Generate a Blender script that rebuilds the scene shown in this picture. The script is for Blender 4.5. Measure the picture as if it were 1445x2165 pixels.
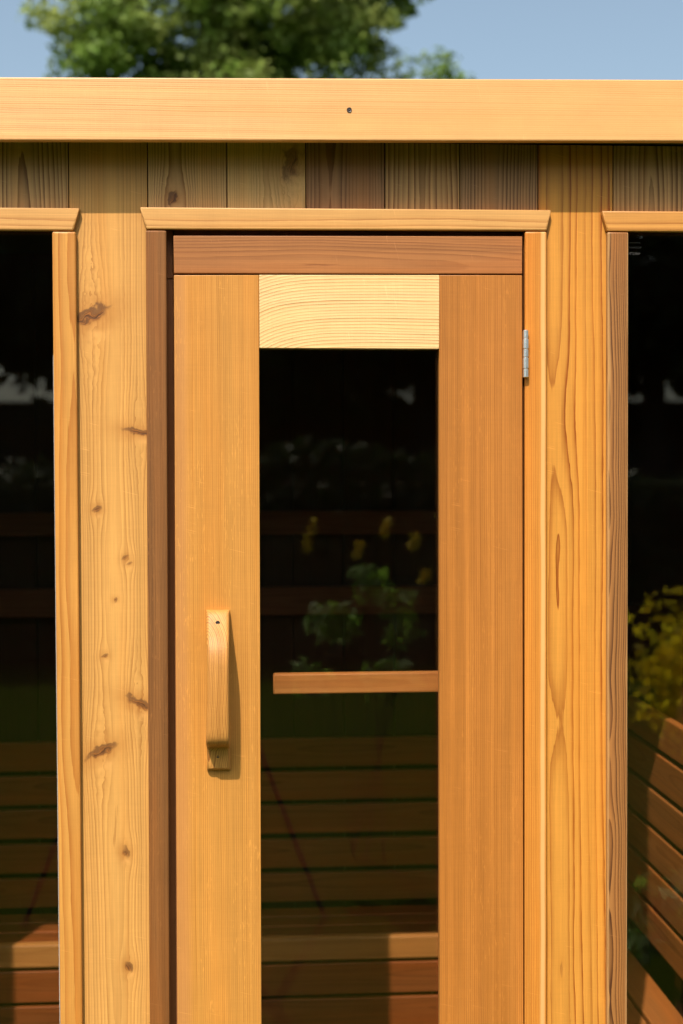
import bpy, bmesh, math, random
import numpy as np
from mathutils import Matrix, Vector, Euler

R = math.radians
scene = bpy.context.scene
col = scene.collection
for o in list(bpy.data.objects):
    bpy.data.objects.remove(o)

# ------------------------------------------------------------------ camera
cd = bpy.data.cameras.new("camera")
cam = bpy.data.objects.new("camera", cd)
col.objects.link(cam)
cam.matrix_world = (Matrix.Translation((0, -2.5, 1.6)) @ Matrix.Rotation(-R(3.7), 4, 'Z')
                    @ Matrix.Rotation(R(90 - 1.7), 4, 'X') @ Matrix.Rotation(R(-.22), 4, 'Z'))
cd.sensor_fit = 'HORIZONTAL'
cd.sensor_width = 24
cd.lens = 50
cd.clip_start = .02
cd.clip_end = 2000
cd.dof.use_dof = True
cd.dof.focus_distance = 2.49
cd.dof.aperture_fstop = 3.0
scene.camera = cam

# ------------------------------------------------------------------ light
SUN = Vector((.33, 1.0, -1.38)).normalized()          # direction the light travels
elev = math.asin(-SUN.z)
world = bpy.data.worlds.new("World")
scene.world = world
world.use_nodes = True
wt = world.node_tree
wt.nodes.clear()
sky = wt.nodes.new('ShaderNodeTexSky')
sky.sky_type = 'NISHITA'
sky.sun_disc = False
sky.sun_elevation = elev
sky.sun_rotation = R(180 + 18.3)
sky.altitude = 50
sky.air_density = .8
sky.dust_density = 4.0
sky.ozone_density = 1.2
bg = wt.nodes.new('ShaderNodeBackground')
bg.inputs[1].default_value = .135
wo = wt.nodes.new('ShaderNodeOutputWorld')
hsv = wt.nodes.new('ShaderNodeHueSaturation')       # a slightly hazy summer sky
hsv.inputs['Saturation'].default_value = .76
hsv.inputs['Value'].default_value = 1.22
wt.links.new(sky.outputs[0], hsv.inputs['Color'])
tint = wt.nodes.new('ShaderNodeMix'); tint.data_type = 'RGBA'; tint.blend_type = 'MULTIPLY'
tint.inputs[0].default_value = 1.0
tint.inputs[7].default_value = (.94, 1.035, .98, 1)
wt.links.new(hsv.outputs[0], tint.inputs[6])
wt.links.new(tint.outputs[2], bg.inputs[0])
wt.links.new(bg.outputs[0], wo.inputs[0])
sd = bpy.data.lights.new("sun", 'SUN')
sd.energy = 4.6
sd.angle = R(.55)
sd.color = (1.0, .895, .78)
sun = bpy.data.objects.new("sun", sd)
sun.rotation_euler = SUN.to_track_quat('-Z', 'Y').to_euler()
sun.location = (-6, -18, 25)
col.objects.link(sun)

scene.render.engine = 'CYCLES'
scene.view_settings.view_transform = 'Standard'
scene.view_settings.look = 'None'
scene.view_settings.gamma = 1
scene.view_settings.use_curve_mapping = False
scene.view_settings.exposure = .23
scene.cycles.max_bounces = 8
scene.cycles.diffuse_bounces = 4
scene.cycles.transparent_max_bounces = 12

rnd = random.Random(7)

# ------------------------------------------------------------------ helpers
def tag(o, label=None, cat=None, group=None, kind=None):
    if label: o['label'] = label
    if cat: o['category'] = cat
    if group: o['group'] = group
    if kind: o['kind'] = kind
    return o

def empty(name, loc=(0, 0, 0)):
    o = bpy.data.objects.new(name, None)
    o.location = loc
    o.empty_display_size = .1
    col.objects.link(o)
    return o

def link(name, me, mat, parent=None, loc=(0, 0, 0), rot=(0, 0, 0)):
    o = bpy.data.objects.new(name, me)
    if mat is not None and len(me.materials) == 0:
        me.materials.append(mat)
    o.location = loc
    o.rotation_euler = rot
    if parent is not None:
        o.parent = parent
        o.matrix_parent_inverse = Matrix.Identity(4)
        # all parents stay unrotated: local = world - parent chain
        p, off = parent, Vector((0, 0, 0))
        while p is not None:
            off += p.location
            p = p.parent
        o.location = Vector(loc) - off
    col.objects.link(o)
    return o

def bm_mesh(name, bm, smooth=False):
    me = bpy.data.meshes.new(name)
    bm.normal_update()
    if len(bm.faces) < 4000:
        for e in bm.edges:
            if len(e.link_faces) == 2 and e.calc_face_angle(0) > R(38): e.smooth = False
    bm.to_mesh(me)
    bm.free()
    if smooth:
        for p in me.polygons: p.use_smooth = True
    return me

def prism_mesh(name, front, depth, bev=.0012, seg=2):
    """front: (x,z) outline in local coordinates, anticlockwise seen from -Y; y from -depth/2 to depth/2"""
    bm = bmesh.new()
    a = [bm.verts.new((x, -depth / 2, z)) for x, z in front]
    b = [bm.verts.new((x, depth / 2, z)) for x, z in front]
    bm.faces.new(a)
    bm.faces.new(list(reversed(b)))
    n = len(a)
    for i in range(n):
        j = (i + 1) % n
        bm.faces.new((a[i], b[i], b[j], a[j]))
    bmesh.ops.recalc_face_normals(bm, faces=bm.faces)
    if bev > 0:
        bmesh.ops.bevel(bm, geom=list(bm.edges), offset=bev, segments=seg, profile=.5, affect='EDGES')
    me = bm_mesh(name, bm)
    for p in me.polygons:
        p.use_smooth = p.area < (bev * 1.2) * 1.0 * .5 and bev > 0
    return me

_cache = {}
def board(name, x0, x1, y0, y1, z0, z1, mat, parent, bev=.0012, tilt=0, label=None, share=True):
    """a plank filling the given box"""
    w, d, h = x1 - x0, y1 - y0, z1 - z0
    key = (round(w, 4), round(d, 4), round(h, 4), bev, mat.name)
    me = _cache.get(key) if share else None
    if me is None:
        me = prism_mesh(name, [(-w / 2, -h / 2), (w / 2, -h / 2), (w / 2, h / 2), (-w / 2, h / 2)], d, bev)
        _cache[key] = me
    o = link(name, me, mat, parent, ((x0 + x1) / 2, (y0 + y1) / 2, (z0 + z1) / 2), (0, -R(tilt), 0))
    if label: o['label'] = label
    return o

def poly_board(name, pts, y0, y1, mat, parent, bev=.0012):
    cx = sum(p[0] for p in pts) / len(pts); cz = sum(p[1] for p in pts) / len(pts)
    me = prism_mesh(name, [(x - cx, z - cz) for x, z in pts], y1 - y0, bev)
    return link(name, me, mat, parent, (cx, (y0 + y1) / 2, cz))

# ------------------------------------------------------------------ node expression helper
class NT:
    def __init__(s, name):
        s.m = bpy.data.materials.new(name)
        s.m.use_nodes = True
        s.t = s.m.node_tree
        s.t.nodes.clear()
        s.out = s.t.nodes.new('ShaderNodeOutputMaterial')
    def n(s, typ, **kw):
        nd = s.t.nodes.new(typ)
        for k, v in kw.items(): setattr(nd, k, v)
        return nd
    def put(s, sock, v):
        if isinstance(v, bpy.types.NodeSocket): s.t.links.new(v, sock)
        else: sock.default_value = v
    def math(s, op, a, b=None, c=None, clamp=False):
        nd = s.n('ShaderNodeMath', operation=op, use_clamp=clamp)
        s.put(nd.inputs[0], a)
        if b is not None: s.put(nd.inputs[1], b)
        if c is not None: s.put(nd.inputs[2], c)
        return nd.outputs[0]
    def add(s, a, b): return s.math('ADD', a, b)
    def sub(s, a, b): return s.math('SUBTRACT', a, b)
    def mul(s, a, b): return s.math('MULTIPLY', a, b)
    def vec(s, x, y, z):
        nd = s.n('ShaderNodeCombineXYZ')
        for i, v in enumerate((x, y, z)): s.put(nd.inputs[i], v)
        return nd.outputs[0]
    def noise(s, v, scale=1.0, detail=2.0, rough=.5, dist=0.0):
        nd = s.n('ShaderNodeTexNoise')
        s.put(nd.inputs['Vector'], v)
        nd.inputs['Scale'].default_value = scale
        nd.inputs['Detail'].default_value = detail
        nd.inputs['Roughness'].default_value = rough
        nd.inputs['Distortion'].default_value = dist
        return nd.outputs['Fac']
    def ramp(s, f, a, b):     # smooth 0..1 between a and b
        nd = s.n('ShaderNodeMapRange', interpolation_type='SMOOTHSTEP')
        s.put(nd.inputs[0], f)
        nd.inputs[1].default_value = a
        nd.inputs[2].default_value = b
        return nd.outputs[0]
    def mix(s, f, a, b):
        nd = s.n('ShaderNodeMix', data_type='RGBA')
        s.put(nd.inputs[0], f)
        s.put(nd.inputs[6], a if isinstance(a, bpy.types.NodeSocket) else (*a, 1))
        s.put(nd.inputs[7], b if isinstance(b, bpy.types.NodeSocket) else (*b, 1))
        return nd.outputs[2]
    def scalec(s, c, f):
        nd = s.n('ShaderNodeVectorMath', operation='SCALE')
        s.put(nd.inputs[0], c)
        s.put(nd.inputs[3], f)
        return nd.outputs[0]
    def gauss(s, du, dl, sx, sl, ang=0):
        if ang:
            c, sn = math.cos(R(ang)), math.sin(R(ang))
            a = s.add(s.mul(du, c), s.mul(dl, sn)); b = s.sub(s.mul(dl, c), s.mul(du, sn))
        else: a, b = du, dl
        a = s.mul(a, 1 / sx); b = s.mul(b, 1 / sl)
        q = s.add(s.mul(a, a), s.mul(b, b))
        return s.math('EXPONENT', s.mul(q, -1.0)), q
    def bsdf(s, color, rough, normal=None, spec=.35, metal=0):
        nd = s.n('ShaderNodeBsdfPrincipled')
        s.put(nd.inputs['Base Color'], color if isinstance(color, bpy.types.NodeSocket) else (*color, 1))
        s.put(nd.inputs['Roughness'], rough)
        nd.inputs['Specular IOR Level'].default_value = spec
        nd.inputs['Metallic'].default_value = metal
        if normal is not None: s.put(nd.inputs['Normal'], normal)
        return nd

def s2l(c):
    return tuple(((v / 255) / 12.92 if v <= 10 else (((v / 255) + .055) / 1.055) ** 2.4) for v in c)

def wood(name, base, dark, axis='Z', ring=.003, pith=(.0, -.06), wob=.004, wobw=.01, lean=0,
         contrast=.6, sharp=3.0, tone=.25, fibre=.22, fleck=0.0, knots=(), bumps=(), stripe=None,
         rough=.5, bump=.25, seed=0, hue=None, freq=1.3, scratches=.25, grad=None):
    """sawn softwood: growth rings of a log cut by the board, in the board's own coordinates"""
    contrast = min(1.15, contrast * 1.3); fibre *= 1.25
    s = NT(name)
    tc = s.n('ShaderNodeTexCoord')
    sp = s.n('ShaderNodeSeparateXYZ')
    s.put(sp.inputs[0], tc.outputs['Object'])
    X, Y, Z = sp.outputs
    U, L = (X, Z) if axis == 'Z' else (Z, X)
    if axis == 'Y': U, L, Y = Z, Y, X
    D = Y
    oi = s.n('ShaderNodeObjectInfo')
    sd_ = s.add(s.mul(oi.outputs['Random'], 37.0 if seed is None else 0.0), float(seed or 0) * 3.17)
    Ls = s.add(L, sd_)
    warp = s.noise(s.vec(s.mul(U, 9.0), s.mul(D, 9.0), s.mul(Ls, freq * 2.2)), 1, 2)
    slow = s.noise(s.vec(s.add(s.mul(sd_, .7), 3.3), .5, s.mul(Ls, freq)), 1, 2)
    fine = s.noise(s.vec(s.mul(U, 260.0), s.mul(D, 260.0), s.mul(Ls, 22.0)), 1, 3)
    u = s.sub(U, pith[0])
    u = s.add(u, s.mul(s.sub(warp, .5), wob * 2))
    if lean: u = s.add(u, s.mul(L, lean))
    kn = []
    for k in knots:
        ku, kl, a, b, ang, dk = k
        kw = s.noise(s.vec(s.mul(U, 75.0), 1.1 + kl, s.mul(L, 45.0)), 1, 2)
        kw2 = s.noise(s.vec(s.mul(U, 60.0), 9.1 + kl, s.mul(L, 60.0)), 1, 1)
        du = s.add(s.sub(U, ku), s.mul(s.sub(kw, .5), b * 2.0))
        dl = s.add(s.sub(L, kl), s.mul(s.sub(kw2, .5), b * 2.4))
        g, _ = s.gauss(du, dl, b * 2.2 + .004, max(a, b) * 3.2 + .004)
        u = s.sub(u, s.mul(s.mul(du, g), .9))
        kn.append((du, dl, a, b, ang, dk))
    w = s.add(D, s.add(-pith[1], s.mul(s.sub(slow, .5), wobw * 2)))
    for (bu, bl, sx, sl, amp) in bumps:
        g, _ = s.gauss(s.sub(U, bu), s.sub(L, bl), sx, sl)
        w = s.add(w, s.mul(g, amp))
    r = s.math('SQRT', s.add(s.mul(u, u), s.mul(w, w)))
    r = s.add(r, s.mul(s.sub(fine, .5), ring * .22))
    band = s.noise(s.vec(s.mul(r, 38.0), sd_, s.mul(L, .6)), 1, 3, .6)      # tone follows the rings
    r2 = s.add(s.mul(r, 1 / ring), s.mul(band, 1.6))
    fl = s.math('FLOOR', r2)
    p = s.sub(r2, fl)
    wn = s.n('ShaderNodeTexWhiteNoise', noise_dimensions='1D')
    s.put(wn.inputs['W'], fl)
    late = s.mul(s.math('POWER', p, sharp), s.sub(1.0, s.ramp(p, .94, 1.0)))
    late = s.mul(late, s.add(s.mul(wn.outputs[0], .9), .6))
    c = s.mix(s.mul(late, contrast), base, dark)
    big = s.noise(s.vec(s.mul(U, 14.0), s.mul(D, 14.0), s.mul(Ls, 1.1)), 1, 3, .6)
    c2 = hue or tuple(min(1, v * k) for v, k in zip(base, (1.02, .86, .66)))
    c = s.mix(s.mul(s.ramp(big, .42, .70), tone * 2.2), c, c2)
    f1 = s.add(1 - tone * .95, s.mul(band, tone * 1.9))
    fib = s.noise(s.vec(s.mul(U, 900.0), s.mul(D, 900.0), s.mul(Ls, 14.0)), 1, 2, .6)
    fib2 = s.noise(s.vec(s.mul(U, 330.0), s.mul(D, 330.0), s.mul(Ls, 2.5)), 1, 2, .6)
    fib3 = s.noise(s.vec(s.mul(U, 170.0), s.mul(D, 170.0), s.mul(Ls, 1.1)), 1, 2, .6)
    f2 = s.add(1 - fibre * 1.6, s.mul(s.add(s.add(fib, fib2), fib3), fibre * 1.07))
    c = s.scalec(c, s.mul(f1, f2))
    saw = s.noise(s.vec(s.mul(U, 12.0), s.mul(D, 12.0), s.mul(Ls, 420.0)), 1, 1)
    c = s.scalec(c, s.add(.955, s.mul(saw, .09)))
    if stripe:      # paler sapwood stripe: centre, width, colour, strength
        for (su, sw, sc, st) in stripe:
            q = s.add(s.sub(U, su), s.mul(s.sub(warp, .5), .008))
            g = s.math('EXPONENT', s.mul(s.math('POWER', s.math('ABSOLUTE', s.mul(q, 1 / sw)), 4.0), -1.0))
            c = s.mix(s.mul(g, st), c, sc)
    if fleck:
        fn = s.noise(s.vec(s.mul(U, 430.0), s.mul(D, 430.0), s.mul(Ls, 60.0)), 1, 1)
        fz = s.noise(s.vec(s.mul(U, 30.0), s.mul(D, 30.0), s.mul(Ls, 5.0)), 1, 1)
        fk = s.mul(s.ramp(fn, .62, .72), s.mul(s.ramp(fz, .42, .62), fleck))
        c = s.mix(fk, c, tuple(min(1, v * 1.5) for v in base))
    if scratches:
        sn_ = s.noise(s.vec(s.mul(s.add(L, s.mul(U, .25)), 420.0), 1.7, s.mul(U, 14.0)), 1, 1)
        s2 = s.noise(s.vec(s.mul(L, 22.0), 4.2, s.mul(U, 30.0)), 1, 1)
        c = s.mix(s.mul(s.mul(s.ramp(sn_, .71, .77), s.ramp(s2, .5, .6)), scratches), c,
                  tuple(min(1, v * 1.6 + .03) for v in base))
    if grad:        # the board's own colour drifts along its length
        c = s.mix(s.mul(s.ramp(s.add(L, s.mul(s.sub(big, .5), .5)), grad[0], grad[1]), grad[3]), c, grad[2])
    vo = s.n('ShaderNodeTexVoronoi'); vo.inputs['Scale'].default_value = 1.0
    s.put(vo.inputs['Vector'], s.vec(s.mul(U, 16.0), .3, s.mul(Ls, 9.0)))
    pin = s.mul(s.math('LESS_THAN', vo.outputs['Distance'], .013), s.math('GREATER_THAN', vo.outputs['Color'], .45))
    c = s.mix(s.mul(pin, .65), c, (.12, .05, .02))
    blot = s.noise(s.vec(s.mul(U, 22.0), 5.1, s.mul(Ls, 13.0)), 1, 4, .65)
    c = s.scalec(c, s.add(.90, s.mul(blot, .20)))
    hgt = s.add(s.mul(late, -.6), s.mul(fib, .5))
    hgt = s.sub(hgt, s.mul(pin, 3.0))
    kmask = None
    for (du, dl, a, b, ang, dk) in kn:
        jag = s.noise(s.vec(s.mul(U, 190.0), 2.2, s.mul(L, 120.0)), 1, 3, .65)
        jit = s.sub(jag, .5)
        g, q = s.gauss(s.add(du, s.mul(jit, b * .9)), s.add(dl, s.mul(jit, b * 1.3)), b, a, ang)
        halo, _ = s.gauss(du, dl, b * 2.4, a * 1.7, ang)
        shade = tuple(v * f for v, f in zip(base, (.62, .46, .34)))
        c = s.mix(s.mul(halo, .75 * dk), c, shade)
        sw, _ = s.gauss(s.sub(du, a * .35), s.add(dl, b * 2.6), b * 1.1, a * .55, ang)
        c = s.mix(s.mul(sw, .45 * dk), c, tuple(min(1, v * 1.25 + .02) for v in base))
        body = s.ramp(g, .30, .85)
        ca, sa = math.cos(R(ang)), math.sin(R(ang))
        ax = s.add(s.mul(du, ca), s.mul(dl, sa)); al = s.sub(s.mul(dl, ca), s.mul(du, sa))
        inner = s.noise(s.vec(s.mul(ax, 520.0), 7.7, s.mul(al, 70.0)), 1, 3, .6)
        kc = s.mix(s.ramp(inner, .42, .70), (.09, .032, .012), tuple(v * f for v, f in zip(base, (.66, .42, .30))))
        c = s.mix(s.mul(body, dk * .9), c, kc)
        side = s.ramp(s.add(s.mul(ax, -1 / b if ang < 0 else 1 / b), s.mul(jit, 1.5)), -.5, .7)
        rim = s.mul(s.mul(s.ramp(g, .16, .36), s.sub(1.0, s.ramp(g, .50, .80))), side)
        c = s.mix(s.mul(rim, .75 * dk), c, (.10, .04, .018))
        crack, _ = s.gauss(s.add(du, s.mul(jit, b * .5)), dl, b * .16 + .0005, a * .8, ang)
        c = s.mix(s.mul(s.ramp(crack, .5, .85), .75 * dk), c, (.05, .02, .01))
        hgt = s.sub(hgt, s.mul(crack, 2.0 * dk))
    bp = s.n('ShaderNodeBump')
    bp.inputs['Strength'].default_value = bump
    bp.inputs['Distance'].default_value = .0006
    s.put(bp.inputs['Height'], s.add(hgt, s.mul(saw, .35)))
    rg = s.add(rough, s.mul(s.sub(fib2, .5), .2))
    b_ = s.bsdf(c, rg, bp.outputs[0], spec=.32)
    s.t.links.new(b_.outputs[0], s.out.inputs[0])
    return s.m

def plain(name, color, rough=.6, metal=0, spec=.4, var=.15, scale=30):
    s = NT(name)
    tc = s.n('ShaderNodeTexCoord')
    nz = s.noise(tc.outputs['Object'], scale, 3)
    c = s.mix(nz, tuple(v * (1 - var) for v in color), tuple(min(1, v * (1 + var)) for v in color))
    rg = s.add(rough - .06, s.mul(nz, .12))
    b_ = s.bsdf(c, rg, None, spec, metal)
    s.t.links.new(b_.outputs[0], s.out.inputs[0])
    return s.m

def glass_mat(name, tint, refl0):
    s = NT(name)
    g = s.n('ShaderNodeNewGeometry')
    dt = s.n('ShaderNodeVectorMath', operation='DOT_PRODUCT')
    s.put(dt.inputs[0], g.outputs['Incoming']); s.put(dt.inputs[1], g.outputs['Normal'])
    k = s.sub(1.0, s.math('ABSOLUTE', dt.outputs['Value']))
    f = s.add(refl0, s.mul(s.math('POWER', k, 5.0), 1 - refl0))
    tr = s.n('ShaderNodeBsdfTransparent'); tr.inputs[0].default_value = (*tint, 1)
    gl = s.n('ShaderNodeBsdfGlossy'); gl.inputs['Roughness'].default_value = .0
    gl.inputs['Color'].default_value = (1, 1, 1, 1)
    # a few dust specks on the pane
    tc = s.n('ShaderNodeTexCoord')
    v = s.n('ShaderNodeTexVoronoi'); v.inputs['Scale'].default_value = 26
    s.put(v.inputs['Vector'], tc.outputs['Object'])
    cl = s.noise(tc.outputs['Object'], 7, 2)
    spk = s.mul(s.math('LESS_THAN', v.outputs['Distance'], .014), s.math('GREATER_THAN', cl, .56))
    df = s.n('ShaderNodeBsdfDiffuse'); df.inputs[0].default_value = (.5, .45, .35, 1)
    film = s.add(s.mul(spk, .12), s.mul(s.ramp(s.noise(tc.outputs['Object'], 2.5, 4), .4, .8), .0015))
    m1 = s.n('ShaderNodeMixShader'); s.put(m1.inputs[0], f)
    s.t.links.new(tr.outputs[0], m1.inputs[1]); s.t.links.new(gl.outputs[0], m1.inputs[2])
    m2 = s.n('ShaderNodeMixShader'); s.put(m2.inputs[0], film)
    s.t.links.new(m1.outputs[0], m2.inputs[1]); s.t.links.new(df.outputs[0], m2.inputs[2])
    s.t.links.new(m2.outputs[0], s.out.inputs[0])
    return s.m

def leaf_mat(name, a, b, c, trans=.35, scale=1.5):
    s = NT(name)
    g = s.n('ShaderNodeNewGeometry')
    rn = g.outputs['Random Per Island']
    tc = s.n('ShaderNodeTexCoord')
    nz = s.noise(tc.outputs['Object'], scale, 2)
    cc = s.mix(rn, a, b)
    cc = s.mix(s.mul(s.ramp(nz, .45, .7), .6), cc, c)
    b_ = s.bsdf(cc, .55, None, .3)
    tl = s.n('ShaderNodeBsdfTranslucent')
    s.put(tl.inputs[0], s.scalec(cc, 1.3))
    mx = s.n('ShaderNodeMixShader'); mx.inputs[0].default_value = trans
    s.t.links.new(b_.outputs[0], mx.inputs[1]); s.t.links.new(tl.outputs[0], mx.inputs[2])
    s.t.links.new(mx.outputs[0], s.out.inputs[0])
    return s.m

# ------------------------------------------------------------------ the ground
def ground_mat():
    s = NT('lawn')
    tc = s.n('ShaderNodeTexCoord')
    n1 = s.noise(tc.outputs['Object'], .6, 3)
    n2 = s.noise(tc.outputs['Object'], 60, 3)
    c = s.mix(n1, (.034, .058, .004), (.052, .074, .006))
    c = s.scalec(c, s.add(.6, s.mul(n2, .8)))
    bp = s.n('ShaderNodeBump'); bp.inputs['Strength'].default_value = .6; bp.inputs['Distance'].default_value = .03
    s.put(bp.inputs['Height'], n2)
    b_ = s.bsdf(c, .95, bp.outputs[0], .0)
    s.t.links.new(b_.outputs[0], s.out.inputs[0])
    return s.m
bm = bmesh.new()
bmesh.ops.create_grid(bm, x_segments=8, y_segments=8, size=600)
tag(link('ground', bm_mesh('ground', bm), ground_mat()), kind='structure')

# ------------------------------------------------------------------ wood colours
W = {}
W['fascia'] = wood('cedar_fascia', (0.73, 0.41, 0.18), (0.42, 0.17, 0.045), 'X', ring=.0036, pith=(.42, -.05), wob=.006, wobw=.006,
                   contrast=.55, sharp=2.2, tone=.20, fibre=.2, seed=1, grad=(-.25, .6, (.66, .34, .115), .7), rough=.42, freq=.5, knots=[(-.012, -.41, .010, .0016, 75, .25)])
W['head'] = wood('cedar_header', (0.62, 0.325, 0.105), (0.32, 0.115, 0.025), 'X', ring=.0052, pith=(.012, -.045), wob=.006, wobw=.012,
                 contrast=.6, sharp=3.5, tone=.22, seed=2, rough=.45, freq=.8)
W['head_b'] = wood('cedar_header_golden', (0.6, 0.275, 0.066), (0.31, 0.1, 0.017), 'X', ring=.005, pith=(.01, -.05), wob=.005, wobw=.012,
                   contrast=.6, sharp=3.0, tone=.25, seed=5, rough=.45, freq=.8)
W['ltrim'] = wood('cedar_trim_honey', (0.58, 0.27, 0.06), (0.36, 0.115, 0.018), 'Z', ring=.006, pith=(.02, -.06), wob=.006, wobw=.02,
                  contrast=.6, sharp=1.6, tone=.3, seed=3, rough=.45, freq=1.2)
W['dtrim'] = wood('cedar_trim_dark', (0.235, 0.094, 0.024), (0.07, 0.02, 0.005), 'Z', ring=.0022, pith=(-.04, -.03), wob=.004, wobw=.012,
                  contrast=.5, sharp=2, tone=.5, fibre=.35, seed=4, fleck=.35, rough=.6, bump=.5)
W['rtrim'] = wood('cedar_trim_orange', (0.57, 0.225, 0.036), (0.38, 0.1, 0.012), 'Z', ring=.004, pith=(.05, -.02), wob=.004, wobw=.01,
                  contrast=.5, sharp=2, tone=.35, seed=6, rough=.45,
                  stripe=[(.0125, .0042, (.74, .42, .16), .75)])
W['wtrim'] = wood('cedar_trim_brown', (0.31, 0.13, 0.036), (0.07, 0.022, 0.006), 'Z', ring=.0028, pith=(-.016, -.028), wob=.004, wobw=.012,
                  contrast=.85, sharp=2.2, tone=.35, seed=8, rough=.55, freq=2.6, lean=.006,
                  stripe=[(-.0175, .003, (.50, .27, .10), .6), (.0175, .0018, (.50, .26, .10), .7)])
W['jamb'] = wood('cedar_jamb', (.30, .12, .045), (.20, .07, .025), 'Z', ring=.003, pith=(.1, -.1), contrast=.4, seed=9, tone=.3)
W['stile_l'] = wood('cedar_stile_golden', (0.54, 0.245, 0.05), (0.31, 0.105, 0.014), 'Z', ring=.0034, pith=(.9, -.1), wob=.003, wobw=.003,
                    contrast=.38, sharp=1.5, tone=.24, fibre=.22, seed=10, fleck=.32, rough=.5,
                    stripe=[(-.070, .020, (.46, .20, .068), .55)])
W['stile_r'] = wood('cedar_stile_russet', (0.45, 0.17, 0.03), (0.25, 0.065, 0.008), 'Z', ring=.0037, pith=(-.9, -.1), wob=.003, wobw=.003,
                    contrast=.42, sharp=1.5, tone=.36, fibre=.24, seed=11, fleck=.25, rough=.5, hue=(.38, .135, .022))
W['board'] = wood('cedar_board_brown', (0.35, 0.135, 0.04), (0.15, 0.044, 0.011), 'X', ring=.0024, pith=(-.02, -.09), wob=.006, wobw=.01,
                  contrast=.5, sharp=2, tone=.35, fibre=.28, seed=12, rough=.55, scratches=.5)
W['rail'] = wood('pale_pine', (0.8, 0.53, 0.25), (0.42, 0.195, 0.055), 'X', ring=.0052, pith=(-.20, -.05), wob=.006, wobw=.01,
                 contrast=.8, sharp=2.6, tone=.15, fibre=.16, seed=13, rough=.45, bump=.8, freq=1.6,
                 bumps=[(.02, -.30, .3, .16, .16)])
W['handle'] = wood('handle_fir', (0.54, 0.25, 0.058), (0.2, 0.06, 0.013), 'Z', ring=.0027, pith=(-.035, -.055), wob=.006, wobw=.006,
                   contrast=.62, sharp=1.8, tone=.25, seed=14, rough=.48, bump=.3, freq=5.0)
W['bar'] = wood('cedar_bar', (0.46, 0.19, 0.062), (0.3, 0.1, 0.03), 'X', ring=.004, pith=(.0, -.06), contrast=.5, tone=.3, seed=15)
# the two sunlit wall planks that run down beside the door (own knots and cathedral grain)
PBX = (-.3087 - .1732) / 2; PBZ = 1.136
W['plank_l'] = wood('knotty_cedar', (0.59, 0.3, 0.082), (0.25, 0.085, 0.016), 'Z', ring=.0034, pith=(.004, -.05), wob=.003, wobw=.009, bump=.12,
    contrast=.38, sharp=1.8, tone=.25, seed=16, rough=.45, freq=1.1,
    knots=[(kx - PBX, kz - PBZ, a, b, ang, dk) for kx, kz, a, b, ang, dk in [
        (-.272, 1.868, .036, .0125, -68, .95), (-.190, 1.6665, .028, .0065, -98, .9), (-.2645, 1.5325, .008, .0045, -75, .8),
        (-.2165, 1.447, .006, .0035, -60, .6), (-.209, 1.437, .005, .0025, -75, .55), (-.2356, 1.3747, .0045, .003, 0, .75),
        (-.2536, 1.2764, .006, .0035, -60, .7), (-.194, 1.1915, .026, .0080, -115, .9), (-.2608, 1.1079, .027, .0095, -65, .9),
        (-.2215, .9295, .010, .006, 20, .8), (-.217, .7264, .010, .006, 20, .85)]])
PRX = (.5113 + .6459) / 2
W['plank_r'] = wood('cathedral_cedar', (0.58, 0.25, 0.042), (0.24, 0.055, 0.005), 'Z', ring=.0135, pith=(-.030, -.018), wob=.007, wobw=.018,
    contrast=.95, sharp=4.5, tone=.22, seed=17, rough=.42, freq=1.0, lean=.008,
    bumps=[(.5515 - PRX, 1.425 - PBZ, .016, .085, -.014), (.5432 - PRX, 1.14 - PBZ, .03, .10, .014), (.5639 - PRX, 1.70 - PBZ, .03, .16, .018)],
    knots=[(.5537 - PRX, .702 - PBZ, .014, .0025, 0, .35)])
def wallwood(i, base, dark, **kw):
    a = dict(ring=.004, pith=(rnd.uniform(-.03, .03), -.035), wob=.006, wobw=.02, contrast=.55, sharp=2.2, tone=.3, seed=30 + i, rough=.55, freq=1.6)
    a.update(kw)
    return wood('cedar_cladding', base, dark, 'Z', **a)
WALL = [
    wallwood(0, (.52, .29, .11), (.17, .075, .022), pith=(-.01, -.03), ring=.007, contrast=1.0),          # under left window head
    None,                                                                                                # plank_l
    wallwood(2, (.62, .35, .135), (.26, .115, .035), contrast=.75, knots=[(-.1279 + .1046, 2.0714 - 2.10, .013, .0085, -20, 1)]),
    wallwood(3, (.68, .40, .155), (.36, .18, .055), contrast=.55, knots=[(.079 - .0328, 2.136 - 2.10, .030, .015, -12, .75)]),
    wallwood(4, (.36, .175, .073), (.12, .048, .018), contrast=.9, ring=.005),
    wallwood(5, (.49, .265, .10), (.19, .075, .022), ring=.0085, contrast=1.0, pith=(.0, -.02)),
    wallwood(6, (.38, .195, .08), (.11, .045, .016), contrast=.9, ring=.005),
    None,                                                                                                # plank_r
    wallwood(8, (.49, .265, .10), (.17, .075, .022), ring=.0075, contrast=1.0, pith=(.0, -.025)),
    wallwood(9, (.42, .22, .09), (.28, .12, .045)),
]
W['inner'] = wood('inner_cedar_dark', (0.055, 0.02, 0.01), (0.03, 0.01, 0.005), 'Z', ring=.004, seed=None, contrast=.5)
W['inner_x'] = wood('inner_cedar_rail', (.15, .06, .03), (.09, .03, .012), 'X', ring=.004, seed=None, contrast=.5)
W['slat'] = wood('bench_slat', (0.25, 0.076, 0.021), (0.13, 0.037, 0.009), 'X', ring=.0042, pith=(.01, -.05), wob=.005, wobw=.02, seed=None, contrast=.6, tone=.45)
W['slat_lit'] = wood('bench_edge_lit', (0.46, 0.215, 0.066), (0.32, 0.12, 0.03), 'X', ring=.005, pith=(.0, -.08), seed=None, contrast=.4)  # strong sunlight on the seat edge put into its colour, paler than the slats
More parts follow.
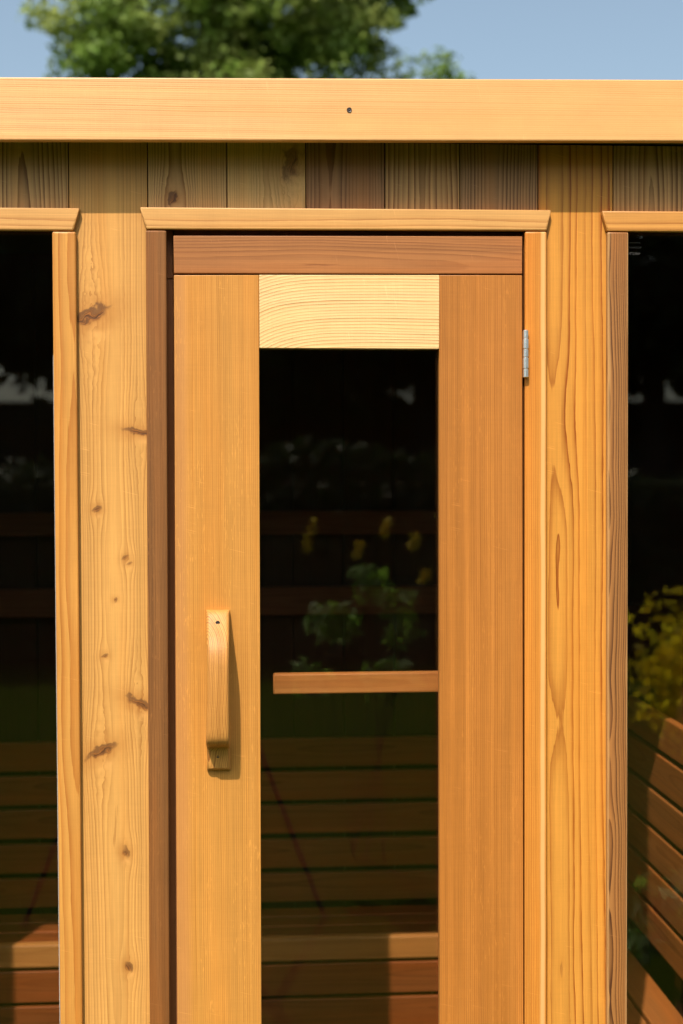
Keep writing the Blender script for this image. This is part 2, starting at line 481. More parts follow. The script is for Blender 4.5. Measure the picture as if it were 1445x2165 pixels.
W['slat_y'] = wood('bench_slat_side', (0.42, 0.165, 0.052), (0.22, 0.075, 0.022), 'Y', ring=.004, pith=(.01, -.05), wob=.005, wobw=.02, seed=None, contrast=.6, tone=.45)  # lighter than the rear slats: sun through the right window put into the colour
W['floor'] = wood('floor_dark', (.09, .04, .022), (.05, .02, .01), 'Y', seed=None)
steel = plain('brushed_steel', (.80, .80, .79), .38, 1.0, .5, .05, 300)
screwm = plain('dark_screw', (.06, .05, .05), .4, .6, .5, .3, 200)
gasket = plain('grey_glazing_tape', (.30, .29, .28), .8, 0, .2, .2, 400)
GL = glass_mat('window_glass', (.92, .90, .85), .040)

# ------------------------------------------------------------------ the cabin
cabin = empty('sauna_cabin', (.05, .6, .1))
tag(cabin, 'golden cedar sauna cabin with a glazed door and dark windows either side', 'sauna')
WY0, WY1 = 0.0, .022     # cladding thickness
GAP = .0009
seams = [-1.13, -.995, -.858, -.720, -.583, -.446, -.3087, -.1732, -.036, .1015, .2399, .3726, .5113, .6459, .783, .92, 1.06]
LW = (-.90, -.3362)       # left window glass
RW = (.6706, .93)
def full(i): return seams[i + 1] <= -.90 + .04 or seams[i] >= .91 or i in (6, 12)
for i in range(len(seams) - 1):
    x0, x1 = seams[i] + GAP, seams[i + 1] - GAP
    vis = i - 5
    if i == 6: m = W['plank_l']
    elif i == 12: m = W['plank_r']
    elif 0 <= vis < len(WALL): m = WALL[vis]
    else: m = WALL[9]
    if i == 13: m = WALL[8]
    if i in (6, 12):
        board('plank', x0, x1, WY0, WY1, .10, 2.172, m, cabin, .0009)
    elif full(i):
        board('plank', x0, x1, WY0, WY1, .10, 2.172, m, cabin, .0009)
    else:
        board('plank', x0, x1, WY0, WY1, 2.028, 2.172, m, cabin, .0009, share=False)
        if not (7 <= i <= 11):
            board('plank', x0, x1, WY0, WY1, .10, .33, m, cabin, .0009, share=False)
# align knots of top planks: their object origin sits at z=2.164; handled through local coordinates

# roof, fascia, other walls
roofm = plain('dark_roof_felt', (.05, .05, .052), .85)
board('roof', -1.24, 1.17, -.058, 1.42, 2.175, 2.235, roofm, cabin, .002)
fz = .5 * (2.152 + 2.2559) ; 
fa = poly_board('fascia', [(-1.30, 2.1433), (1.24, 2.1675), (1.24, 2.2722), (-1.30, 2.2470)], -.079, -.0605, W['fascia'], cabin, .0022)
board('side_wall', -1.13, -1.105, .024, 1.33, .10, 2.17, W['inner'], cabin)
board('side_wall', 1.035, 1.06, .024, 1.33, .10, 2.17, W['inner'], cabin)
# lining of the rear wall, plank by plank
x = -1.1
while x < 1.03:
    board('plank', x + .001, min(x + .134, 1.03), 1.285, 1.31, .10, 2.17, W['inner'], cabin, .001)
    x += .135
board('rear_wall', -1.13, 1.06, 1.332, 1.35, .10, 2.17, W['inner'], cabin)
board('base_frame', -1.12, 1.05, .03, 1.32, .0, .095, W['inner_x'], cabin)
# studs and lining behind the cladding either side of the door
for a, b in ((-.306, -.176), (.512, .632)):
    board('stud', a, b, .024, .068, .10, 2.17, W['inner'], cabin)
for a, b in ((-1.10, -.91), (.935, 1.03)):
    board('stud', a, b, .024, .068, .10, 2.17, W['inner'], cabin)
board('lintel', -.905, -.310, .024, .068, 2.032, 2.17, W['inner_x'], cabin)
board('lintel', -.172, .508, .030, .068, 2.024, 2.17, W['inner_x'], cabin)
board('lintel', .636, .93, .024, .068, 2.032, 2.17, W['inner_x'], cabin)
# door jambs seen in the gap beside the door
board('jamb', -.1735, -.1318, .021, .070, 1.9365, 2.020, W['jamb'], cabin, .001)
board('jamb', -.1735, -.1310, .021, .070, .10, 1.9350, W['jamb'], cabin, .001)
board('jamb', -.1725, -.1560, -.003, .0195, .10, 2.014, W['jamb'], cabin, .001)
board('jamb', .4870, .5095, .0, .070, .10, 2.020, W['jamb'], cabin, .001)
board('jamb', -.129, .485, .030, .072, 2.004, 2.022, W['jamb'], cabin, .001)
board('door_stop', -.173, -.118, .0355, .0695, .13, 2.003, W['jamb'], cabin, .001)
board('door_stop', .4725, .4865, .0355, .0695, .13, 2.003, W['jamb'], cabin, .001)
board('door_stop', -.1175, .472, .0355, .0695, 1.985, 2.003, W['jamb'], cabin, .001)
# screw in the fascia: a countersunk hole with the screw head inside
def screw_mesh(name, r, d):
    bm = bmesh.new()
    prof = [(r * 1.25, -.0002), (r * 1.1, -.0009), (r * .95, -.0006), (r * .8, d * .2), (r * .45, d * .25), (r * .3, d * .8), (0, d)]
    n = 14
    rings = []
    for k, (rr, yy) in enumerate(prof):
        rings.append([bm.verts.new((rr * math.cos(2 * math.pi * i / n), yy, rr * math.sin(2 * math.pi * i / n))) for i in range(n)] if rr > 0 else [bm.verts.new((0, yy, 0))])
    for k in range(len(prof) - 1):
        a, b = rings[k], rings[k + 1]
        for i in range(n):
            j = (i + 1) % n
            if len(b) > 1: bm.faces.new((a[i], a[j], b[j], b[i]))
            else: bm.faces.new((a[i], a[j], b[0]))
    bmesh.ops.recalc_face_normals(bm, faces=bm.faces)
    return bm_mesh(name, bm, True)
sm = screw_mesh('screw', .0035, -.0016)
link('screw', sm, screwm, fa, (.1724, -.0797, 2.2085))

# ---- windows
def window(x0, x1, z0, z1, name='window'):
    # sash: four bars in one frame behind the trims
    bm = bmesh.new()
    def bx(a, b, c, d):
        vs = bmesh.ops.create_cube(bm, size=1)['verts']
        for v in vs:
            v.co = Vector(((a + b) / 2 + v.co.x * (b - a), .036 + v.co.y * .024, (c + d) / 2 + v.co.z * (d - c)))
    bx(x0 - .024, x0 - .002, z0 - .022, z1 + .016); bx(x1 + .002, x1 + .024, z0 - .022, z1 + .016)
    bx(x0 - .0015, x1 + .0015, z1 + .004, z1 + .016); bx(x0 - .0015, x1 + .0015, z0 - .022, z0 - .004)
    cx, cz = (x0 + x1) / 2, (z0 + z1) / 2
    for v in bm.verts: v.co -= Vector((cx, .036, cz))
    f = link(name, bm_mesh(name, bm), W['inner'], cabin, (cx, .036, cz))
    me = prism_mesh('pane', [(-(x1 - x0) / 2 - .006, -(z1 - z0) / 2 - .006), ((x1 - x0) / 2 + .006, -(z1 - z0) / 2 - .006),
                             ((x1 - x0) / 2 + .006, (z1 - z0) / 2 + .006), (-(x1 - x0) / 2 - .006, (z1 - z0) / 2 + .006)], .006, 0)
    link('pane', me, GL, f, (cx, .014, cz))
    return f
wl = window(LW[0], LW[1], .335, 2.012)
wr = window(RW[0], RW[1], .335, 2.018)
TY = -.013
def vtrim(name, top, bot, z1, m, parent, zb=.30):
    """slim trim; top=(x0,x1) at z=2.01, bot=(x0,x1) at z=.635"""
    k = (z1 - .635) / (2.015 - .635)
    e = [(bot[i] - top[i]) * (2.015 - zb) / (2.015 - .635) + top[i] for i in (0, 1)]
    t = [bot[i] + (top[i] - bot[i]) * k for i in (0, 1)]
    return poly_board(name, [(e[0], zb), (e[1], zb), (t[1], z1), (t[0], z1)], TY, -.0004, m, parent, .0028)
vtrim('side_trim', (-.3362, -.2959), (-.3357, -.2972), 2.0115, W['ltrim'], wl)
vtrim('side_trim', (-.9400, -.9000), (-.9400, -.9000), 2.0115, W['ltrim'], wl)
poly_board('header_trim', [(-.936, 2.0128), (-.3000, 2.0134), (-.2885, 2.0523), (-.948, 2.0512)], TY, -.0004, W['head'], wl, .0028)
vtrim('side_trim', (.6325, .6706), (.6345, .6711), 2.0175, W['wtrim'], wr)
vtrim('side_trim', (.93, .968), (.93, .968), 2.0175, W['ltrim'], wr)
poly_board('header_trim', [(.6320, 2.0190), (.968, 2.0192), (.980, 2.0552), (.6223, 2.0546)], TY, -.0004, W['head_b'], wr, .0028)
poly_board('sill_trim', [(-.94, .262), (-.296, .262), (-.296, .2985), (-.94, .2985)], TY - .006, -.0004, W['head'], wl, .0028)
poly_board('sill_trim', [(.6325, .262), (.968, .262), (.968, .2985), (.6325, .2985)], TY - .006, -.0004, W['head_b'], wr, .0028)
# grey wavy glazing tape squeezed out beside the left window's trim
def tape(x, z0, z1, w):
    bm = bmesh.new()
    n = int((z1 - z0) / .0022)
    prev = None
    for i in range(n + 1):
        z = z0 + (z1 - z0) * i / n
        ww = w + (.0006 if i % 2 else 0) + rnd.uniform(-.0002, .0002)
        cur = [bm.verts.new(p) for p in ((x - ww, -.0015, z), (x, -.0015, z), (x, .0105, z), (x - ww, .0105, z))]
        if prev:
            for k in range(4):
                bm.faces.new((prev[k], prev[(k + 1) % 4], cur[(k + 1) % 4], cur[k]))
        prev = cur
    bmesh.ops.recalc_face_normals(bm, faces=bm.faces)
    cx = Vector((x, 0, (z0 + z1) / 2))
    for v in bm.verts: v.co -= cx
    return link('glazing_tape', bm_mesh('glazing_tape', bm), gasket, wl, cx)
tape(-.3365, .34, 1.80, .0014)
# faint etched stamp in the corner of the right pane: three short lines of tiny marks
bm = bmesh.new()
def stroke(x, z, w, h, sk=0):
    y = .0105
    vs = [bm.verts.new(p) for p in ((x, y, z), (x + w, y, z), (x + w + sk, y, z + h), (x + sk, y, z + h))]
    bm.faces.new(vs)
for row, (zz, n, hh) in enumerate(((2.0015, 9, .0022), (1.9925, 8, .0032), (1.981, 6, .0048))):
    xx = .6745 + row * .001
    for k in range(n):
        g = hh * rnd.uniform(.35, .7)
        stroke(xx, zz, .0006, hh, rnd.uniform(-.0006, .0006)); stroke(xx + .0008, zz + hh * rnd.choice((0, .4, .8)), g * .8, .0006)
        xx += g + .0016
c0 = Vector((.68, .0105, 1.99))
for v in bm.verts: v.co -= c0
link('etched_stamp', bm_mesh('etched_stamp', bm), plain('etched_grey', (.10, .095, .09), .8), wr, c0)

# ---- door casing trims (part of the cabin)
vtrim('door_trim', (-.1763, -.1406), (-.1800, -.1452), 2.0148, W['dtrim'], cabin, .10)
vtrim('door_trim', (.4862, .5246), (.4856, .5252), 2.0172, W['rtrim'], cabin, .10)
poly_board('door_header_trim', [(-.1755, 2.0168), (.5246, 2.0189), (.5330, 2.0555), (-.1865, 2.0547)], TY, -.0004, W['head'], cabin, .0028)

# ---- the door
DY0, DY1 = -.008, .0125
bm = bmesh.new()
def fr(a, b, c, d, y0, y1):
    for v in bmesh.ops.create_cube(bm, size=1)['verts']:
        v.co = Vector(((a + b) / 2 + v.co.x * (b - a), (y0 + y1) / 2 + v.co.y * (y1 - y0), (c + d) / 2 + v.co.z * (d - c)))
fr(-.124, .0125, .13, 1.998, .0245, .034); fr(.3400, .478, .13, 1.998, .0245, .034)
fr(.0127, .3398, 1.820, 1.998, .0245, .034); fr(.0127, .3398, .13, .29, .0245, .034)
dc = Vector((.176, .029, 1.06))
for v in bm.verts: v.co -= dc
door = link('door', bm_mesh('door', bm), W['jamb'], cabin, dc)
def dquad(name, pts, m, bev=.0011): return poly_board(name, pts, DY0, DY1, m, door, bev)
dquad('top_board', [(-.1286, 1.9418), (.4819, 1.9438), (.4819, 2.0096), (-.1288, 2.0066)], W['board'])
dquad('stile', [(-.1335, .13), (.0148, .13), (.0186, 1.9395), (-.1286, 1.9385)], W['stile_l'])
dquad('stile', [(.3322, .13), (.4848, .13), (.4819, 1.9415), (.3348, 1.9410)], W['stile_r'])
poly_board('rail', [(.0188, 1.8128), (.3343, 1.8118), (.3346, 1.9408), (.0192, 1.9397)], DY0 - .0006, DY1 - .0004, W['rail'], door, .0010)
board('bottom_rail', .0152, .3320, DY0, DY1, .13, .30, W['stile_l'], door)
me = prism_mesh('pane', [(-.163, -.762), (.163, -.762), (.163, .762), (-.163, .762)], .006, 0)
link('pane', me, GL, door, (.1765, .0170, 1.0570))
# bar inside the door glass, its left end cut short to stand for the stile's shadow
board('inner_bar', .0405, .440, .062, .084, 1.1945, 1.2315, W['bar'], door, .003)
# hinge: five knuckles on a pin, with leaves let into the gap
def cyl(bm, r, z0, z1, cx=0, cy=0, n=18, ch=.0004):
    prof = [(r - ch, z0), (r, z0 + ch), (r, z1 - ch), (r - ch, z1)]
    rg = [[bm.verts.new((cx + q * math.cos(2 * math.pi * i / n), cy + q * math.sin(2 * math.pi * i / n), z)) for i in range(n)] for q, z in prof]
    for a, b in zip(rg, rg[1:]):
        for i in range(n): bm.faces.new((a[i], a[(i + 1) % n], b[(i + 1) % n], b[i]))
    bm.faces.new(list(reversed(rg[0]))); bm.faces.new(rg[-1])
bm = bmesh.new()
zs = [.0418, .0270, .0052, -.0098, -.0316, -.0438]
zs = [.0422, .0262, .0046, -.0106, -.0318, -.0420]
zs = [.0422, .0256, .0036, -.0118, -.0330, -.0490]
zt = 1.8022 + .0
H = 1.8442 - 1.7606
cuts = [0, .178, .40, .575, .815, 1.0]
for k in range(5):
    a, b = H / 2 - H * cuts[k + 1], H / 2 - H * cuts[k]
    cyl(bm, (.0048, .0055, .0052, .0055, .0052)[k], a + .0009, b - .0009)
cyl(bm, .0038, -H / 2 + .0002, H / 2 - .0002)
for v in bmesh.ops.create_cube(bm, size=1)['verts']:
    v.co = Vector((-.0015 + v.co.x * .0016, .012 + v.co.y * .020, v.co.z * H * .98))
h = bm_mesh('hinge', bm)
for p in h.polygons: p.use_smooth = abs(p.normal.z) < .3
link('hinge', h, steel, door, (.4858, -.0195, 1.8024))
# ---- handle: bow with two screwed feet
def handle_mesh():
    prof = [  # z (from the top), outer height, inner height from the door face
        (.0000, .0100, 0), (.0018, .0140, 0), (.008, .0185, 0), (.018, .0240, 0), (.030, .0330, 0.000), (.042, .0425, .000), (.052, .0495, .006),
        (.062, .0550, .018), (.074, .0590, .030), (.090, .0615, .036), (.110, .0630, .038), (.140, .0636, .039), (.170, .0632, .039), (.200, .0615, .037),
        (.2120, .0602, .036), (.2195, .0580, .032), (.2255, .0530, .024), (.2300, .0455, .013), (.2335, .0360, .004), (.2362, .0270, .0), (.2395, .0205, 0), (.2450, .0170, 0), (.262, .0155, 0), (.276, .0135, 0), (.2800, .0085, 0)]
    bm = bmesh.new()
    cols = []
    nx = 9
    for (z, ho, hi) in prof:
        t = z / .28
        wl_ = -.0205 + .0034 * math.sin(math.pi * min(1, max(0, (t - .05) / .75))) + t * .0012
        wr_ = .0200 - .0008 * math.sin(math.pi * t) + t * .0016
        ring = []
        rr = min(.0062, (ho - hi) * .38)
        # rounded rectangle section
        sec = []
        for cxs, czs, a0 in ((wl_ + rr, ho - rr, 180), (wr_ - rr, ho - rr, 90)):
            for k in range(5):
                a = R(a0 - k * 22.5)
                sec.append((cxs + rr * math.cos(a), czs + rr * math.sin(a)))
        r2 = rr * .6 if hi > .003 else .0004
        for cxs, czs, a0 in ((wr_ - r2, hi + r2, 0), (wl_ + r2, hi + r2, -90)):
            for k in range(4):
                a = R(a0 - k * 30)
                sec.append((cxs + r2 * math.cos(a), czs + r2 * math.sin(a)))
        cols.append([bm.verts.new((sx, -sh, .14 - z)) for sx, sh in sec])
    for a, b in zip(cols, cols[1:]):
        n = len(a)
        for i in range(n): bm.faces.new((a[i], a[(i + 1) % n], b[(i + 1) % n], b[i]))
    bm.faces.new(cols[0]); bm.faces.new(list(reversed(cols[-1])))
    bmesh.ops.recalc_face_normals(bm, faces=bm.faces)
    me = bm_mesh('handle', bm, True)
    return me
hm = handle_mesh()
hz = 1.3560 - .14
hd = link('handle', hm, W['handle'], door, (-.0568, DY0, hz), (0, R(.35), 0))
hd.data.materials.append(screwm)
def add_screw(zl, yl):
    bm = bmesh.new(); bm.from_mesh(hm)
    nb = len(bm.faces)
    vs = bmesh.ops.create_cone(bm, cap_ends=True, segments=14, radius1=.0041, radius2=.0034, depth=.0012)['verts']
    for v in vs: v.co = Vector((v.co.x, yl - v.co.z, zl + v.co.y))
    vs2 = bmesh.ops.create_cone(bm, cap_ends=True, segments=8, radius1=.0011, radius2=.0011, depth=.0008)['verts']
    for v in vs2: v.co = Vector((v.co.x, yl - .0007 - v.co.z, zl + v.co.y))
    bm.faces.ensure_lookup_table()
    for f in bm.faces[nb:]: f.material_index = 1
    bm.to_mesh(hm); bm.free()
add_screw(.14 - .0205, -.0262)
add_screw(.14 - .2540, -.0155)

# ------------------------------------------------------------------ benches inside
bench = empty('sauna_bench', (-.2, 1.1, .1))
tag(bench, 'slatted cedar bench with tall backrest along the rear wall behind the door glass', 'bench')
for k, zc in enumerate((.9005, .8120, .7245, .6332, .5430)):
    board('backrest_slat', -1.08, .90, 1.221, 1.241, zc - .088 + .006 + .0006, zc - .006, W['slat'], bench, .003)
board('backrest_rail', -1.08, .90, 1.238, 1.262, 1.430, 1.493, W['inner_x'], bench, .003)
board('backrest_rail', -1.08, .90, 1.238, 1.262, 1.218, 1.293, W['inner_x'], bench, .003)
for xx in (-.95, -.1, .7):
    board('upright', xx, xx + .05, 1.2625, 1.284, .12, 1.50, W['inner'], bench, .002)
board('seat_edge', -1.08, .575, .965, .990, .3905, .4500, W['slat_lit'], bench, .006)
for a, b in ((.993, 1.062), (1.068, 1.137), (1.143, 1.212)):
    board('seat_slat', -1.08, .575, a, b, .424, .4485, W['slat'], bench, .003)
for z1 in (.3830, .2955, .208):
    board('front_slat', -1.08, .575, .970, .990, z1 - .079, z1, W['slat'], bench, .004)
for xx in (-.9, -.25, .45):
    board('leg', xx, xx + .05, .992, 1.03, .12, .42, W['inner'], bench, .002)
bs = empty('sauna_bench', (.8, .7, .1))
tag(bs, 'slatted cedar bench along the side wall seen through the right window', 'bench')
for k in range(2, 8):  # upper slats left out: shade above the sun patch put into the backrest's shape
    z1 = .862 - .0957 * (k - 4) if False else 1.215 - .0955 * k
    board('backrest_slat', .953, .973, .10, 1.20, z1 - .083, z1, W['slat_y'], bs, .004)
for k, (a, b) in enumerate(((.600, .680), (.688, .768), (.776, .856), (.864, .944))):
    board('seat_slat', a, b, .10, 1.20, .372, .396, W['slat_y'], bs, .004)
for yy in (.2, .65, 1.1):
    board('leg', .62, .66, yy, yy + .04, .12, .37, W['inner'], bs, .002)
for yy in (.2, .65, 1.1):
    board('upright', .9745, 1.03, yy, yy + .05, .12, 1.25, W['inner'], bs, .002)
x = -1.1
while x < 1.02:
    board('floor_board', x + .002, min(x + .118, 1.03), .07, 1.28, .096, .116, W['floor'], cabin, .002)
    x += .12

# ------------------------------------------------------------------ foliage
def leaf_quads(pts, nrm, size, asp, rng, bend=.25):
    """numpy: one bent leaf (2 quads -> 4 tris) per point"""
    n = len(pts)
    d = rng.normal(size=(n, 3)); d /= np.linalg.norm(d, axis=1)[:, None]
    d[:, 2] -= .25
    nn = nrm + rng.normal(size=(n, 3)) * .55
    nn /= np.linalg.norm(nn, axis=1)[:, None]
    t = np.cross(nn, d); t /= np.linalg.norm(t, axis=1)[:, None] + 1e-9
    l = np.cross(t, nn)
    s = size * rng.uniform(.6, 1.3, n)[:, None]
    a = pts - l * s * .5
    b = pts + t * s * asp * .5 + nn * s * bend * .2
    c = pts + l * s * .5 - nn * s * bend * .3
    e = pts - t * s * asp * .5 + nn * s * bend * .2
    v = np.stack([a, b, c, e], 1).reshape(-1, 3)
    f = np.arange(n * 4).reshape(-1, 4)
    return v, f
def np_mesh(name, v, f):
    me = bpy.data.meshes.new(name)
    me.vertices.add(len(v)); me.vertices.foreach_set('co', v.astype(np.float32).ravel())
    k = f.shape[1]
    me.loops.add(len(f) * k); me.loops.foreach_set('vertex_index', f.astype(np.int32).ravel())
    me.polygons.add(len(f)); me.polygons.foreach_set('loop_start', np.arange(0, len(f) * k, k, dtype=np.int32))
    me.update(calc_edges=True)
    return me
bark = plain('bark', (.09, .065, .045), .9, 0, .1, .4, 12)
def limb(bm, a, b, ra, rb, n=8):
    a, b = Vector(a), Vector(b)
    d = (b - a).normalized(); u = d.orthogonal().normalized(); w = d.cross(u)
    r0 = [bm.verts.new(a + (u * math.cos(2 * math.pi * i / n) + w * math.sin(2 * math.pi * i / n)) * ra) for i in range(n)]
    r1 = [bm.verts.new(b + (u * math.cos(2 * math.pi * i / n) + w * math.sin(2 * math.pi * i / n)) * rb) for i in range(n)]
    for i in range(n): bm.faces.new((r0[i], r0[(i + 1) % n], r1[(i + 1) % n], r1[i]))
def tree(base, lobes, nclump, nleaf, size, mat, label, seed, trunk_h, tr=.18, group=None, clump=.45, cat='tree'):
    rng = np.random.default_rng(seed)
    root = empty('tree', base)
    tag(root, label, cat, group)
    L = np.array(lobes, dtype=float)
    vol = L[:, 3] * L[:, 4] * L[:, 5]
    pick = rng.choice(len(L), nclump, p=vol ** .8 / (vol ** .8).sum())
    d = rng.normal(size=(nclump, 3)); d /= np.linalg.norm(d, axis=1)[:, None]
    rad = rng.uniform(.35, 1.0, nclump) ** .6
    cc = L[pick, :3] + d * rad[:, None] * L[pick, 3:6]
    cs = clump * rng.uniform(.5, 1.25, nclump)
    idx = np.repeat(np.arange(nclump), nleaf)
    dd = rng.normal(size=(len(idx), 3)); dn = dd / np.linalg.norm(dd, axis=1)[:, None]
    pts = cc[idx] + dn * (rng.uniform(.2, 1, len(idx)) ** .5 * cs[idx])[:, None] * np.array([1, 1, .6])
    nr = dn * .8 + np.array([0, 0, .7])
    v, f = leaf_quads(pts, nr, size, .62, rng)
    v -= np.array(base)
    tag(link('crown', np_mesh('crown', v, f), mat, root, base), kind='stuff')
    bm = bmesh.new()
    top = Vector((0, 0, trunk_h))
    limb(bm, (0, 0, 0), top * .5, tr * 1.25, tr); limb(bm, top * .5, top, tr, tr * .75)
    r_ = random.Random(seed)
    for k in range(10):
        q = Vector(cc[r_.randrange(nclump)]) - Vector(base)
        mid = top + (q - top) * .5 + Vector((r_.uniform(-.2, .2), r_.uniform(-.2, .2), .25))
        limb(bm, top, mid, tr * .45, tr * .25, 6); limb(bm, mid, q, tr * .25, tr * .06, 6)
    link('trunk', bm_mesh('trunk', bm, True), bark, root, base)
    return root
leafA = leaf_mat('leaf_green', (.09, .16, .018), (.15, .23, .03), (.34, .36, .11), .35, .8)
leafB = leaf_mat('leaf_dark', (.03, .055, .012), (.05, .075, .016), (.06, .08, .02), .2, .6)
tree((-.1, 15.2, 0), [(-.9, 15, 7.4, 1.25, 1.4, 1.5), (-1.85, 14.6, 6.65, .70, .7, .6), (.35, 15, 7.9, 1.3, 1.4, 1.6), (1.35, 15.4, 7.9, .78, 1.0, .95),
      (1.05, 15.2, 6.6, .80, 1, .6), (2.3, 14.8, 6.22, .40, .3, .38), (1.75, 15.0, 6.1, .35, .4, .3), (1.3, 15.1, 7.0, .55, .7, .5), (-.3, 15, 9.2, 1.6, 1.5, 1.2), (-.1, 15.2, 5.6, 1.6, 1.4, 1.0)],
     760, 95, .105, leafA, 'broad leafy green tree rising behind the cabin roof', 3, 5.2, .2, clump=.36)

# garden behind the camera, seen reflected in the panes
specs = [(-7.5, -17.5), (-4.2, -18.5), (-.8, -17.8), (2.6, -18.6), (5.8, -17.6), (9.2, -18.4)]
labs = ['dark tree across the lawn, leftmost in the row', 'dark tree across the lawn, mirrored high in the left window pane',
        'dark tree across the lawn, third from the left in the row', 'dark tree across the lawn, mirrored in the upper door glass',
        'dark tree across the lawn, mirrored in the right window pane', 'dark tree across the lawn, rightmost in the row']
for i, (tx, ty) in enumerate(specs):
    z0 = (2.58 if i not in (2, 3, 4) else (2.3 if i == 4 else 2.15)) + rnd.uniform(0, .15)
    lb = [(tx + rnd.uniform(-.6, .6), ty, z0 + 2.2, 2.0, 1.5, 2.0), (tx - 1.1, ty + .2, z0 + 1.4, 1.4, 1.1, 1.2), (tx + 1.2, ty - .2, z0 + 1.5, 1.4, 1.1, 1.3),
          (tx, ty, z0 + 4, 1.6, 1.3, 1.5)]
    tree((tx, ty, 0), lb, 260, 45, .30, leafB, labs[i], 40 + i, 3.4, .2, 'trees across the lawn', clump=.6)
def bush(name, c, rad, n, size, mat, label, cat, seed, group=None, asp=.5, stems=2):
    rng = np.random.default_rng(seed)
    base = (c[0], c[1], 0)
    root = empty(name, base); tag(root, label, cat, group)
    nc = max(6, n // 40)
    d = rng.normal(size=(nc, 3)); d /= np.linalg.norm(d, axis=1)[:, None]
    cc = np.array(c) + d * rng.uniform(.4, 1, nc)[:, None] * np.array(rad)
    idx = rng.integers(0, nc, n)
    dd = rng.normal(size=(n, 3)); dn = dd / np.linalg.norm(dd, axis=1)[:, None]
    pts = cc[idx] + dn * rng.uniform(.1, 1, n)[:, None] ** .5 * min(rad) * .38
    v, f = leaf_quads(pts, dn * .6 + np.array([0, .25, .6]), size, asp, rng)
    v -= np.array(base)
    tag(link('foliage', np_mesh('foliage', v, f), mat, root, base), kind='stuff')
    bm = bmesh.new()
    for k in range(stems):
        q = Vector(cc[rng.integers(0, nc)]) - Vector(base)
        limb(bm, (rng.uniform(-.04, .04), rng.uniform(-.04, .04), 0), q, .004, .002, 5)
    link('stem', bm_mesh('stem', bm, True), bark, root, base)
    return root
gold = leaf_mat('leaf_gold', (.95, .78, .02), (.85, .70, .02), (.30, .36, .03), .75, 6)
midg = leaf_mat('leaf_mid', (.14, .30, .02), (.22, .38, .04), (.45, .50, .35), .6, 9)
hedg = leaf_mat('leaf_hedge', (.03, .05, .012), (.05, .08, .02), (.08, .10, .02), .2, 1)
bush('golden_shrub', (2.02, -3.25, .80), (.44, .3, .34), 3000, .060, gold, 'golden yellow leaved shrub mirrored in the right window pane', 'shrub', 5)
bush('leafy_shrub', (.50, -3.2, .93), (.34, .22, .30), 420, .085, midg, 'loose green shrub mirrored in the door glass', 'shrub', 6)
bush('leafy_plant', (1.22, -1.45, .30), (.16, .15, .18), 90, .11, midg, 'low broad leaved plant mirrored at the foot of the right pane', 'plant', 8, asp=.4)
# yellow flower spikes standing above the green shrub
fs = empty('flower_plant', (.42, -3.3, 0)); tag(fs, 'tall plant with yellow flower spikes mirrored in the door glass', 'plant')
yel = plain('yellow_petals', (.95, .66, .02), .7)
for k, (fx, fz_, fh) in enumerate(((.245, 1.33, .14), (.56, 1.36, .08), (.45, 1.27, .07), (.68, 1.30, .07), (.72, 1.16, .05), (.80, 1.43, .06))):
    rng = np.random.default_rng(70 + k)
    n = 60
    pts = np.stack([rng.normal(0, .012, n), rng.normal(0, .012, n), rng.uniform(-fh / 2, fh / 2, n)], 1) + np.array([fx + 0, -3.3, fz_])
    pts[:, 0] += (pts[:, 2] - fz_) * .25
    v, f = leaf_quads(pts, rng.normal(size=(n, 3)), .022, .8, rng)
    v -= np.array([fx, -3.3, fz_])
    link('flower_spike', np_mesh('flower_spike', v, f), yel, fs, (fx, -3.3, fz_))
bm = bmesh.new()
for fx, fz_ in ((.245, 1.33), (.56, 1.36), (.45, 1.27), (.68, 1.30), (.72, 1.16), (.80, 1.43)):
    limb(bm, (0, 0, 0), (fx - .42, 0, fz_), .0022, .0015, 5)
link('stem', bm_mesh('stem', bm), hedg, fs, (.42, -3.3, 0))
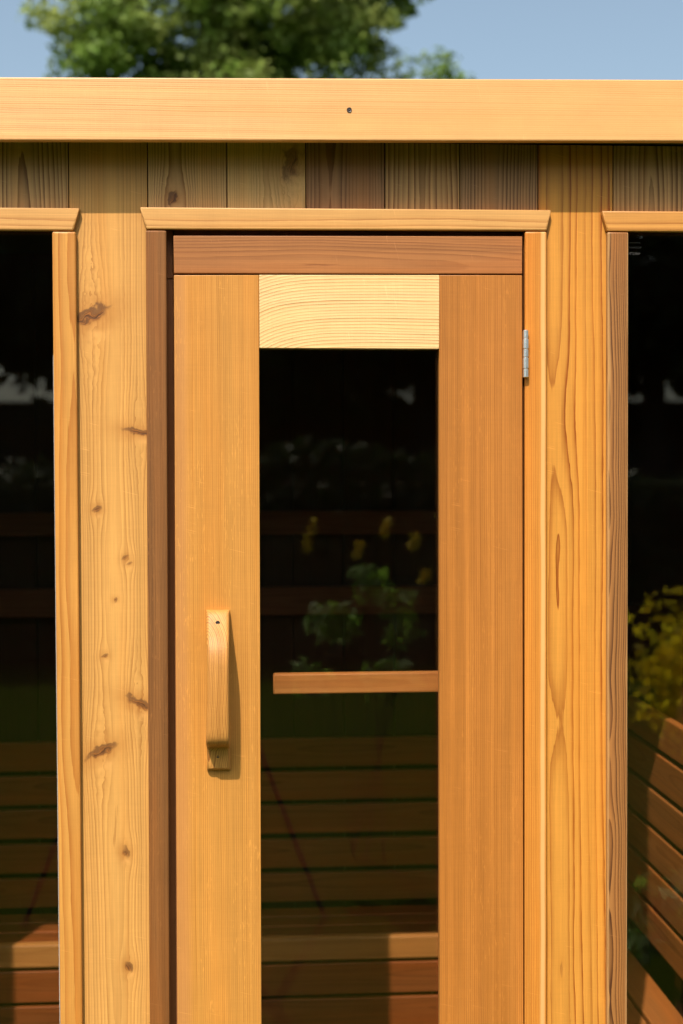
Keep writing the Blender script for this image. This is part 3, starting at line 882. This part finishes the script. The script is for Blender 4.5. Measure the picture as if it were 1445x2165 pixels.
# clipped hedge across the far end of the lawn
rng = np.random.default_rng(9)
n = 26000
px = rng.uniform(-13, 15, n); side = rng.uniform(0, 1, n)
top = 1.62 + .12 * np.sin(px * 1.3) + .08 * np.sin(px * 3.1)
pz = np.where(side < .75, rng.uniform(.02, 1, n) * top, top + rng.normal(0, .04, n))
py = np.where(side < .75, -9.3 + rng.normal(0, .05, n), rng.uniform(-10.2, -9.3, n))
v, f = leaf_quads(np.stack([px, py, pz], 1), np.tile(np.array([0, .8, .3]), (n, 1)), .14, .6, rng)
hb = empty('hedge', (1, -9.8, 0)); tag(hb, 'long dark hedge across the far end of the lawn, mirrored in the glass', 'hedge')
tag(link('foliage', np_mesh('foliage', v - np.array([1, -9.8, 0]), f), hedg, hb, (1, -9.8, 0)), kind='stuff')
board('branches', -13, 15, -10.1, -9.4, .02, 1.48, hedg, hb, .02)
# neighbour's house beyond the hedge
house = empty('house', (1, -22, 0)); tag(house, 'low dark brick house beyond the hedge, mirrored in the panes', 'house')
brick = plain('dark_brick', (.13, .07, .05), .9, 0, .2, .3, 8)
board('wall', -12, 14, -25, -21.2, 0, 2.35, brick, house, .01)
poly_board('roof', [(-12.5, 2.36), (14.5, 2.36), (14.0, 2.72), (-12.0, 2.72)], -25.4, -20.8, roofm, house, .01)
for xx in (-9, -5, -1.5, 2.5, 6, 10):
    board('window', xx, xx + 1.2, -21.2, -21.16, .9, 2.0, plain('house_window', (.03, .035, .04), .1), house, .01)

# ------------------------------------------------------------------ tripod under the camera
tp = empty('tripod', (-.27, -2.66, 0)); tag(tp, 'black tripod on the lawn, its spread legs mirrored faintly in the glass', 'tripod')
blk = plain('black_tripod', (.012, .012, .013), .45)
ap = Vector((-.27, -2.66, 1.38))
for q in ((-.80, -2.50, 0), (.26, -2.50, 0), (-.27, -3.2, 0)):
    bm = bmesh.new()
    q = Vector(q); mid = ap + (q - ap) * .48
    limb(bm, Vector((0, 0, 0)) + (mid - ap) * .05, mid - ap, .016, .015, 10); limb(bm, (mid - ap) * 1.0, q - ap, .011, .009, 10)
    link('leg', bm_mesh('leg', bm, True), blk, tp, ap)
bm = bmesh.new()
cyl(bm, .014, -.25, .10); cyl(bm, .032, -.03, .02); cyl(bm, .03, .10, .125)
link('column', bm_mesh('column', bm, True), blk, tp, ap)
